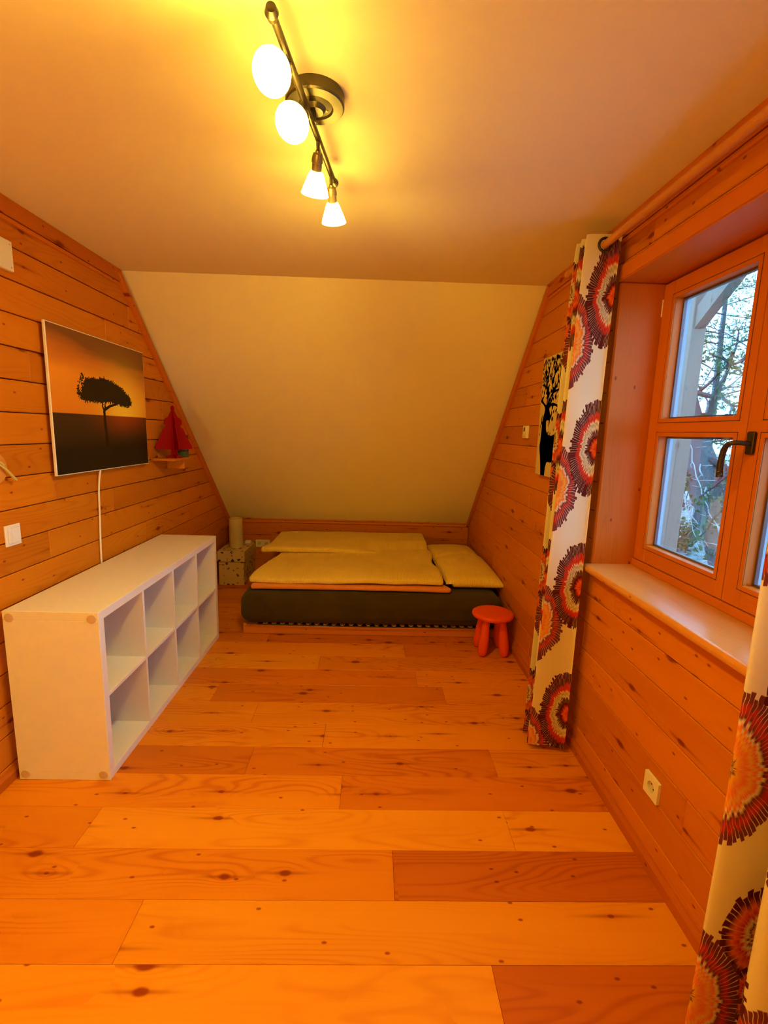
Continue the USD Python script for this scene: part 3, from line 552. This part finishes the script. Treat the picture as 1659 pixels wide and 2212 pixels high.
# ---------------------------------------------------------------- sockets, switch, thermostat, white cover
def plate(name, label, cat, ctr, ax, nrm_s, w, h, t=.010, kind=None, n=1):
    """A white wall plate facing +-x (ax 0) or -y (ax 1), in room coordinates."""
    th = thing(name, label, cat, ctr); cx_, cy_, cz_ = ctr
    B = (lambda a0, a1, b0, b1, d0, d1, c=.0015: bx(*sorted((cx_+nrm_s*d0, cx_+nrm_s*d1)), cy_+a0, cy_+a1, cz_+b0, cz_+b1, c)) if ax == 0 else (lambda a0, a1, b0, b1, d0, d1, c=.0015: bx(cx_+a0, cx_+a1, *sorted((cy_+nrm_s*d0, cy_+nrm_s*d1)), cz_+b0, cz_+b1, c))
    axis = (nrm_s, 0, 0) if ax == 0 else (0, nrm_s, 0); pt = lambda a, b, d: (cx_+nrm_s*d, cy_+a, cz_+b) if ax == 0 else (cx_+a, cy_+nrm_s*d, cz_+b)
    if kind == 'socket':
        po = sbox(-w/2, -h/2, w/2, h/2).buffer(-.004).buffer(.004, quad_segs=3)
        for k in range(n): po = po.difference(Point((k-(n-1)/2)*w/n, 0).buffer(.0198, quad_segs=10))
        pm_ = trimesh.creation.extrude_polygon(po, t, engine='earcut'); v_ = pm_.vertices.copy()
        pm_.vertices = np.array([pt(a, b, d_) for a, b, d_ in v_]); pm_.fix_normals(); obj('plate', pm_, 'plastic', th, smooth=False)
        for k in range(n):
            o = (k-(n-1)/2)*w/n
            obj('well', lathe([(.0197, -.0002), (.0195, -.0004), (.0195, -.0075), (0, -.0075), (0, -.0098), (.0197, -.0098), (.0197, -.0002)], pt(o, 0, t), 32, axis), 'well', th)
            for s in (-1, 1):
                obj('pin_hole', lathe([(0, 0), (.0032, 0), (.0032, .001), (0, .001)], pt(o+s*.0095*.7, s*.0095*.7, t-.0076), 12, axis), 'slot', th)
    elif kind == 'switch':
        obj('plate', B(-w/2, w/2, -h/2, h/2, 0, t*.6), 'plastic', th, smooth=False)
        obj('rocker', B(-w*.13, w*.36, -h*.36, h*.36, t*.6, t*1.1), 'plastic', th, smooth=False); obj('rocker', B(-w*.36, -w*.14, -h*.36, h*.36, t*.6, t*1.05), 'plastic', th, smooth=False)
    elif kind == 'thermostat':
        obj('case', B(-w/2, w/2, -h/2, h/2, 0, .02, .004), 'plastic', th, smooth=False)
        obj('display', B(-w*.05, w*.25, h*.05, h*.36, .02, .0208, .0003), 'dark', th, smooth=False); obj('buttons', B(-w*.2, w*.3, -h*.38, -h*.3, .02, .0212, .0004), 'pad', th, smooth=False)
    elif kind == 'cover':
        obj('plate', B(-w/2, w/2, -h/2, h/2, 0, t, .002), 'panelw', th, smooth=False)
        for a in (-1, 1):
            for b in (-1, 1): obj('screw', lathe([(0, 0), (.004, 0), (.003, .0015), (0, .0018)], pt(a*(w/2-.014), b*(h/2-.014), t), 10, axis), 'pad', th)
    return th
plate('wall_socket', 'single white wall socket low on the pine wall below the window', 'socket', (XR, 1.508, .303), 0, -1, .083, .083, .010, 'socket')
plate('wall_socket', 'double white wall socket on the low knee wall beside the patterned box', 'socket', (-1.172, YK, .318), 1, -1, .150, .080, .010, 'socket', 2)
plate('light_switch', 'white light switch on the left wall above the cube shelf', 'switch', (XL, 2.02, 1.056), 0, 1, .086, .090, .012, 'switch')
plate('thermostat', 'small white thermostat on the right wall left of the tree canvas', 'thermostat', (XR, 3.255, 1.56), 0, -1, .085, .085, .02, 'thermostat')
plate('junction_cover', 'white screwed cover plate high on the left wall at the photo edge', 'cover plate', (XL, 2.055, 2.205), 0, 1, .20, .118, .02, 'cover')

# ---------------------------------------------------------------- heating panel with the sunset print
hp = thing('heating_panel', 'square white edged panel on the left wall printed with a lone tree at sunset', 'picture', (XL, 2.757, 1.637))
y0, y1, z0, z1, xp = 2.292, 3.220, 1.282, 1.992, XL+.034
obj('panel', bx(XL+.021, xp, y0, y1, z0, z1, .002), 'panelw', hp, smooth=False)
for ym in (y0+.12, y1-.16): obj('mount', bx(XL, XL+.021, ym, ym+.04, z0+.1, z1-.1, .001), 'dark', hp, smooth=False)
obj('print', bx(xp, xp+.0006, y0+.005, y1-.005, z0+.005, z1-.005, 0), 'sunset', hp, smooth=False, label='sunset sky over a dark plain')
rr = np.random.RandomState(4)
can = Polygon([(2.530, 1.665), (2.545, 1.700), (2.577, 1.760), (2.66, 1.765), (2.752, 1.775), (2.878, 1.755), (2.948, 1.725), (3.015, 1.69), (3.022, 1.655), (2.969, 1.645), (2.884, 1.656), (2.795, 1.663), (2.717, 1.655), (2.645, 1.660), (2.561, 1.660)])
parts = [can]
for k in range(420):
    p = can.exterior.interpolate(rr.uniform(0, can.length)); an = rr.uniform(0, 6.28); L = rr.uniform(.008, .026); dx, dz = math.cos(an)*L, math.sin(an)*L*.8
    parts.append(LineString([(p.x-dx*.4, p.y-dz*.4), (p.x+dx, p.y+dz)]).buffer(rr.uniform(.0012, .004), quad_segs=2))
for dx, dz, s in ((2.535, 1.742, 1), (2.556, 1.772, 1), (2.512, 1.705, 1), (2.521, 1.668, .9), (3.02, 1.668, 1), (2.505, 1.69, .8), (2.99, 1.648, .8)):
    for k in range(26): parts.append(Point(dx+rr.normal(0, .012)*s, dz+rr.normal(0, .010)*s).buffer(rr.uniform(.0015, .005), quad_segs=2))
tr = lambda P, w0, w1: [LineString([P[i], P[i+1]]).buffer(w0+(w1-w0)*i/max(1, len(P)-2), quad_segs=3) for i in range(len(P)-1)]
for P, w0, w1 in (([(2.742, 1.416), (2.740, 1.47), (2.732, 1.535), (2.730, 1.60), (2.745, 1.625)], .015, .009), ([(2.738, 1.612), (2.79, 1.634), (2.86, 1.648), (2.90, 1.665)], .008, .005), ([(2.731, 1.605), (2.715, 1.632), (2.720, 1.665)], .006, .004), ([(2.735, 1.61), (2.742, 1.64), (2.760, 1.665)], .005, .004), ([(2.85, 1.648), (2.868, 1.665)], .004, .003)):
    parts += tr(P, w0, w1)
sil = unary_union(parts).simplify(.0007)
flat = lambda poly, X, d: [trimesh.creation.extrude_polygon(g_, d, engine='earcut').apply_transform(np.array([[0, 0, math.copysign(1, d), X], [1, 0, 0, 0], [0, 1, 0, 0], [0, 0, 0, 1.]])) for g_ in getattr(poly, 'geoms', [poly]) if g_.geom_type == 'Polygon' and g_.area > 2e-6]
obj('tree_print', flat(sil, xp+.0006, .0003), 'ink', hp, smooth=False, label='black silhouette of a spreading tree')
obj('cable', tube(spline([(XL+.024, 2.672, 1.283), (XL+.012, 2.668, 1.2), (XL+.010, 2.660, 1.06), (XL+.009, 2.650, .9), (XL+.011, 2.640, .6), (XL+.010, 2.64, .35)], 50), .0052, 8), 'cordw', hp, label='white power cable')

# ---------------------------------------------------------------- canvas with the tree figure (right wall)
cv = thing('canvas_print', 'tall beige canvas on the right wall with a dark figure whose hair grows into branches', 'picture', (XR, 2.70, 1.647))
xc = XR-.032; cy0, cy1, cz0, cz1 = 2.44, 2.945, 1.304, 1.992
obj('canvas', bx(xc, XR-.0005, cy0, cy1, cz0, cz1, .003), 'canvas', cv, smooth=False)
body = [(2.846, 1.306), (2.879, 1.415), (2.904, 1.471), (2.893, 1.523), (2.888, 1.599), (2.878, 1.642), (2.861, 1.676), (2.854, 1.697), (2.881, 1.716), (2.829, 1.712), (2.788, 1.694), (2.779, 1.677), (2.757, 1.653), (2.754, 1.631), (2.783, 1.626), (2.81, 1.628), (2.822, 1.621), (2.815, 1.578), (2.799, 1.559), (2.769, 1.544), (2.725, 1.539), (2.671, 1.55), (2.62, 1.53), (2.60, 1.47), (2.63, 1.40), (2.70, 1.388), (2.759, 1.389), (2.779, 1.358), (2.784, 1.306)]
br = [[(2.851, 1.707), (2.883, 1.724), (2.933, 1.739)], [(2.84, 1.706), (2.911, 1.745), (2.940, 1.779)], [(2.834, 1.706), (2.832, 1.767), (2.862, 1.845), (2.938, 1.908)], [(2.823, 1.705), (2.75, 1.776), (2.775, 1.837), (2.818, 1.886)], [(2.807, 1.704), (2.712, 1.787), (2.645, 1.792), (2.57, 1.84)], [(2.819, 1.709), (2.809, 1.758), (2.842, 1.805), (2.935, 1.837)], [(2.795, 1.7), (2.736, 1.716), (2.652, 1.70), (2.56, 1.74)], [(2.753, 1.791), (2.699, 1.815), (2.681, 1.863)], [(2.851, 1.844), (2.834, 1.91), (2.828, 1.973)], [(2.775, 1.837), (2.738, 1.899), (2.753, 1.962)], [(2.843, 1.859), (2.892, 1.925), (2.895, 1.980)], [(2.737, 1.891), (2.686, 1.928), (2.679, 1.976)], [(2.65, 1.80), (2.60, 1.88), (2.58, 1.95)]]
parts = [Polygon(body).buffer(0)]
for b in br: parts += tr([tuple(q) for q in spline(b, 10)], .009, .003)
for k in range(300):
    y = rr.uniform(cy0+.02, cy1-.012); z = rr.uniform(1.74, 1.98) if k < 230 else rr.uniform(1.5, 1.72)
    if k >= 230 and not (y > 2.88 or 2.62 < y < 2.80): continue
    e = Point(0, 0).buffer(1, quad_segs=4); an = rr.uniform(-60, 60); e = shapely.affinity.translate(shapely.affinity.rotate(shapely.affinity.scale(e, rr.uniform(.005, .009), rr.uniform(.009, .015)), an), y, z); parts.append(e)
fig = unary_union(parts).intersection(sbox(cy0+.002, cz0+.002, cy1-.002, cz1-.002)).simplify(.0006)
obj('figure_print', [m.apply_translation((0, 0, 0)) for m in flat(fig, xc, -.0004)], plain('brown_print', (.05, .022, .014), .6, .2), cv, smooth=False, label='dark brown printed figure')

# ---------------------------------------------------------------- little shelf with the red tree
ws = thing('wall_shelf', 'small pine shelf on the left wall carrying a red tree ornament', 'shelf', (XL, 3.48, 1.30))
obj('board', bx(XL, XL+.165, 3.33, 3.63, 1.293, 1.309, .002), 'plank_y', ws, smooth=False)
obj('bracket', bx(XL, XL+.125, 3.585, 3.603, 1.222, 1.2925, .002), 'plank_y', ws, smooth=False)
tx, ty, tz = -1.428, 3.455, 1.3095
half = [(.0, 0), (.058, 0), (.054, .008), (.024, .020), (.020, .058), (.118, .060), (.128, .070), (.116, .098), (.098, .135), (.080, .175), (.068, .205), (.052, .214), (.050, .226), (.060, .240), (.060, .258), (.050, .276), (.036, .284), (.030, .290), (.026, .300), (.017, .318), (.010, .334), (.013, .344), (.012, .356), (.005, .364), (0, .365)]
outl = Polygon(half+[(-a, b) for a, b in half[::-1]]).buffer(-.002).buffer(.004).buffer(-.002)
def leaf_plate(rot, name):
    m = trimesh.creation.extrude_polygon(outl, .006, engine='earcut'); m.apply_translation((0, 0, -.003))
    m.apply_transform(np.array([[1, 0, 0, 0], [0, 0, 1, 0], [0, 1, 0, 0], [0, 0, 0, 1.]])); m.apply_transform(trimesh.transformations.rotation_matrix(rot, (0, 0, 1))); m.apply_translation((tx, ty, tz)); return m
to = thing('tree_ornament', 'glossy red slotted tree ornament standing on the little wall shelf', 'ornament', (tx, ty, tz))
obj('plate', leaf_plate(math.radians(38), 'a'), 'red', to, smooth=False); obj('plate', leaf_plate(math.radians(128), 'b'), 'red', to, smooth=False)
obj('trunk', tube([(tx, ty, tz+.001), (tx, ty, tz+.15), (tx, ty, tz+.355)], [.012, .010, .006], 12), 'red', to)
pf = thing('picture_frame', 'small dark framed card leaning behind the red tree ornament', 'picture frame', (-1.44, 3.60, 1.3095))
obj('frame', bx(-1.475, -1.385, 3.602, 3.612, 1.3095, 1.47, .002), 'slot', pf, smooth=False); obj('card', bx(-1.468, -1.392, 3.6005, 3.602, 1.317, 1.462, 0), 'teal', pf, smooth=False)
gb = thing('book', 'small green book lying behind the foot of the red tree ornament', 'book', (-1.43, 3.57, 1.3095))
obj('cover', [bx(-1.478, -1.378, 3.535, 3.598, 1.3095, 1.312, .0005), bx(-1.478, -1.378, 3.535, 3.598, 1.351, 1.3535, .0005), bx(-1.478, -1.378, 3.535, 3.5375, 1.312, 1.351, .0005)], 'green', gb, smooth=False); obj('pages', bx(-1.475, -1.38, 3.538, 3.596, 1.312, 1.351, .0005), 'green', gb, smooth=False)

# ---------------------------------------------------------------- wooden disc with a pale twig (left edge)
wd = thing('wall_disc', 'round pale wooden disc on the left wall at the photo edge', 'wall ornament', (XL, 1.95, 1.345))
obj('disc', lathe([(0, 0), (.062, 0), (.066, .003), (.066, .012), (.062, .016), (0, .016)], (XL, 1.95, 1.345), 48, (1, 0, 0)), plain('birch_disc', (.62, .25, .03), .6), wd)
obj('twig', [tube(spline([(XL+.018, 1.93, 1.37), (XL+.028, 1.97, 1.352), (XL+.03, 2.0, 1.326), (XL+.028, 2.03, 1.298), (XL+.026, 2.048, 1.287)], 20), np.interp(np.linspace(0, 1, 20), [0, .3, .7, .9, 1], [.006, .004, .006, .006, .001]), 10), tube(spline([(XL+.02, 1.92, 1.375), (XL+.03, 1.955, 1.372), (XL+.03, 1.98, 1.352)], 10), [.004]*9+[.001], 8)], 'twig', wd, label='pale green twig')

# ---------------------------------------------------------------- children's stool
sx_, sy_ = .868, 3.20
st = thing('stool', 'small round orange plastic stool in front of the bed beside the right wall', 'stool', (sx_, sy_, 0))
obj('seat', lathe([(0, .262), (.10, .262), (.128, .264), (.140, .270), (.146, .281), (.144, .292), (.134, .299), (.11, .302), (0, .303)], (sx_, sy_, 0), 56), 'stool', st, smooth=True)
for an in (25, 115, 205, 295):
    ca, sa = math.cos(math.radians(an-70)), math.sin(math.radians(an-70)); b = np.array([sx_+ca*.112, sy_+sa*.112, .001]); t_ = np.array([sx_+ca*.078, sy_+sa*.078, .268]); ax_ = t_-b; L = np.linalg.norm(ax_)
    obj('leg', lathe([(0, 0), (.014, .001), (.024, .008), (.031, .03), (.0345, .07), (.034, .12), (.030, .18), (.0265, .23), (.025, L), (0, L)], b, 28, ax_/L), 'stool', st, smooth=True)

# ---------------------------------------------------------------- outside the window
obj('garden_ground', (lambda gx, gy: (np.stack([gx, gy, -.5+.02*(gx-2)+.18*(meshkit.fbm(np.stack([gx*.8, gy*.8, 0*gx], -1), 4, 3)-.5)], -1).reshape(-1, 3), (lambda i, j, m: np.stack([i*m+j, (i+1)*m+j, (i+1)*m+j+1, i*m+j+1], -1).reshape(-1, 4))(*np.meshgrid(np.arange(59), np.arange(59), indexing='ij'), 60)))(*np.meshgrid(np.linspace(1.5, 45, 60), np.linspace(-20, 50, 60), indexing='ij')), 'ground', kind='structure', smooth=True)
pp = thing('porch_post', 'weathered square timber post with a diagonal brace outside the window', 'post', (3.07, 4.79, 0))
obj('post', bx(3.0, 3.14, 4.722, 4.862, -.7, 3.3, .006), 'beam', pp, smooth=False)
obj('brace', hull([(x, y, z) for x in (3.02, 3.12) for y, z in ((4.722, 2.59), (4.722, 2.79), (3.95, 3.36), (3.95, 3.16))]), 'beam', pp, smooth=False)
obj('plate_beam', bx(3.0, 3.14, 0.5, 6.5, 3.25, 3.43, .006), 'beam', pp, smooth=False)
def leaves(P, size, rr, aspect=.45, droop=0.0):
    n = len(P); d = rr.normal(0, 1, (n, 3)); d[:, 2] -= droop; d /= np.linalg.norm(d, axis=1, keepdims=True); o = np.cross(d, rr.normal(0, 1, (n, 3))); o /= np.linalg.norm(o, axis=1, keepdims=True); nn = np.cross(d, o)
    L = size*rr.uniform(.6, 1.3, (n, 1)); W = L*aspect
    Q = np.stack([P, P+d*L*.5+o*W*.5+nn*L*.08, P+d*L, P+d*L*.5-o*W*.5+nn*L*.08], 1).reshape(-1, 3); k = np.arange(n)[:, None]*4
    return trimesh.Trimesh(Q, np.vstack([k+[0, 1, 2], k+[0, 2, 3]]), process=False)
def grow(p, d, L, r, depth, rr, out, ends, bend=.35):
    pts = [np.array(p)]; d = np.array(d, float)
    for i in range(6):
        d = d+rr.normal(0, bend*.35, 3); d /= np.linalg.norm(d); pts.append(pts[-1]+d*L/6)
    pts = np.array(pts); out.append((pts, np.linspace(r, r*.55, 7)))
    ends.append(pts[3:])
    if depth:
        for k in range(rr.randint(2, 4)):
            i = rr.randint(2, 7); e = d+rr.normal(0, .75, 3); e /= np.linalg.norm(e); grow(pts[i], e, L*rr.uniform(.55, .85), r*.55, depth-1, rr, out, ends, bend)
def tree(name, label, base, trunk, rad, nb, L, seed, leafmat, nleaf, size, depth=3, aspect=.4, droop=.3, lo=.3):
    rr = np.random.RandomState(seed); t = thing(name, label, 'tree', tuple(base)); tp = spline(np.array(trunk)+np.array(base), 30)
    rads = np.interp(np.linspace(0, 1, 30), np.linspace(0, 1, len(rad)), rad); m = tube(tp, rads, 18); v = m.vertices; v += (meshkit.fbm(v*6, 3, seed)-.5)[:, None]*.10*np.array([1, 1, .3])*rad[0]*2; m.vertices = v
    obj('trunk', m, 'bark', t, smooth=True); out, ends = [], []
    for k in range(nb):
        i = rr.randint(int(30*lo), 30); d = rr.normal(0, 1, 3); d[2] = abs(d[2])*.4+.1; d /= np.linalg.norm(d); grow(tp[i], d, L*rr.uniform(.7, 1.2), max(.010, rads[i]*.28), depth, rr, out, ends)
    obj('branches', [tube(p, r, 5, False) for p, r in out], 'twigs', t, kind='stuff', smooth=True)
    E = np.vstack(ends); P = E[rr.randint(0, len(E), nleaf)]+rr.normal(0, size*.9, (nleaf, 3))
    obj('leaves', leaves(P, size, rr, aspect, droop), leafmat, t, kind='stuff', smooth=False)
    return t, tp, rads
iv, tp, rads = tree('tree', 'thick leaning ivy-covered trunk seen through the lower pane', (5.1, 6.35, -.55), [(0, -.05, 0), (.0, .18, .55), (.0, .62, 1.15), (.05, 1.15, 1.75), (.1, 2.0, 3.4)], [.30, .27, .25, .22, .14], 5, 1.2, 3, 'leaf', 1500, .07, 2, .6, .3, .5)
rr = np.random.RandomState(9); vn = []
for k in range(26):      # bare pale ivy stems creeping over the side of the trunk that faces the house
    a = rr.uniform(-2.6, -.2); pts = []; i0, i1 = sorted(rr.randint(0, 19, 2));
    if i1-i0 < 4: i1 = i0+4
    for i in range(i0, i1+1): a += rr.normal(0, .22); pts.append(tp[i]+(rads[i]+.02)*np.array([math.sin(a) if False else -abs(math.cos(a)), math.sin(a+1.2), 0])); pts[-1][2] += rr.normal(0, .03)
    vn.append(tube(spline(pts, 24), rr.uniform(.005, .014), 5, False))
    for q in range(9):
        b0 = pts[rr.randint(0, len(pts))]; e = rr.normal(0, 1, 3)*[.05, .2, .06]; vn.append(tube([b0, b0+e*.5+[-.02, 0, 0], b0+e], .004, 4, False))
obj('ivy_stems', vn, 'vine', iv, kind='stuff', smooth=True)
E = np.vstack([tp[i]+rr.normal(0, 1, (30, 3))*[.1, rads[i]*.9, .08]+[-rads[i], 0, 0] for i in range(2, 24)]); keep = meshkit.noise(E*3, 5) > .6
obj('ivy_leaves', leaves(E[keep], .075, rr, .8, .2), 'leaf', iv, kind='stuff', smooth=False)
tree('tree', 'slender drooping tree with pale leaves beyond the porch post', (6.4, 9.2, -.5), [(0, 0, 0), (.1, .05, 1.5), (-.1, -.2, 3.2), (0, 0, 5)], [.09, .07, .05, .03], 18, 1.6, 11, 'leaf2', 3600, .09, 3, .28, .6)
tree('tree', 'bushy tree with dense twigs behind the ivy-covered trunk', (7.6, 8.2, -.5), [(0, 0, 0), (.1, .1, 1.2), (-.1, .2, 2.6), (.1, 0, 4.4)], [.12, .09, .06, .03], 20, 1.7, 17, 'leaf2', 3800, .09, 3, .3, .5)
tree('tree', 'leafy tree on the right of the window view', (7.2, 3.9, -.5), [(0, 0, 0), (.1, .1, 1.5), (-.1, .1, 3.0), (.1, .2, 4.6)], [.12, .09, .06, .03], 10, 1.4, 23, 'leaf', 1500, .08, 3, .4, .4)
rr = np.random.RandomState(31)
for k, (x, y, s, lb) in enumerate(((5.4, 8.6, .55, 'low ivy shrub on the ground left of the thick trunk'), (4.2, 5.6, .35, 'low ivy shrub on the ground right of the thick trunk'), (9.0, 13.5, 1.3, 'dense shrub far off beyond the drooping tree'), (11.5, 11.0, 1.4, 'dense shrub far off behind the bushy tree'))):
    sh = thing('shrub', lb, 'shrub', (x, y, -.5)); P = rr.normal(0, 1, (int(900), 3)); P = P/np.linalg.norm(P, axis=1, keepdims=True)*rr.uniform(.2, 1, (900, 1))**.5*[s*1.3, s*1.3, s*.8]+[x, y, -.5+s*.5]
    obj('stems', [tube([(x, y, -.5), (x+q[0]*.5, y+q[1]*.5, -.5+s*.4), (x+q[0], y+q[1], -.5+s)], .012, 5, False) for q in rr.normal(0, s*.5, (9, 2))], 'twigs', sh, kind='stuff'); obj('leaves', leaves(P, .11, rr, .6, .2), 'leaf', sh, kind='stuff', smooth=False)
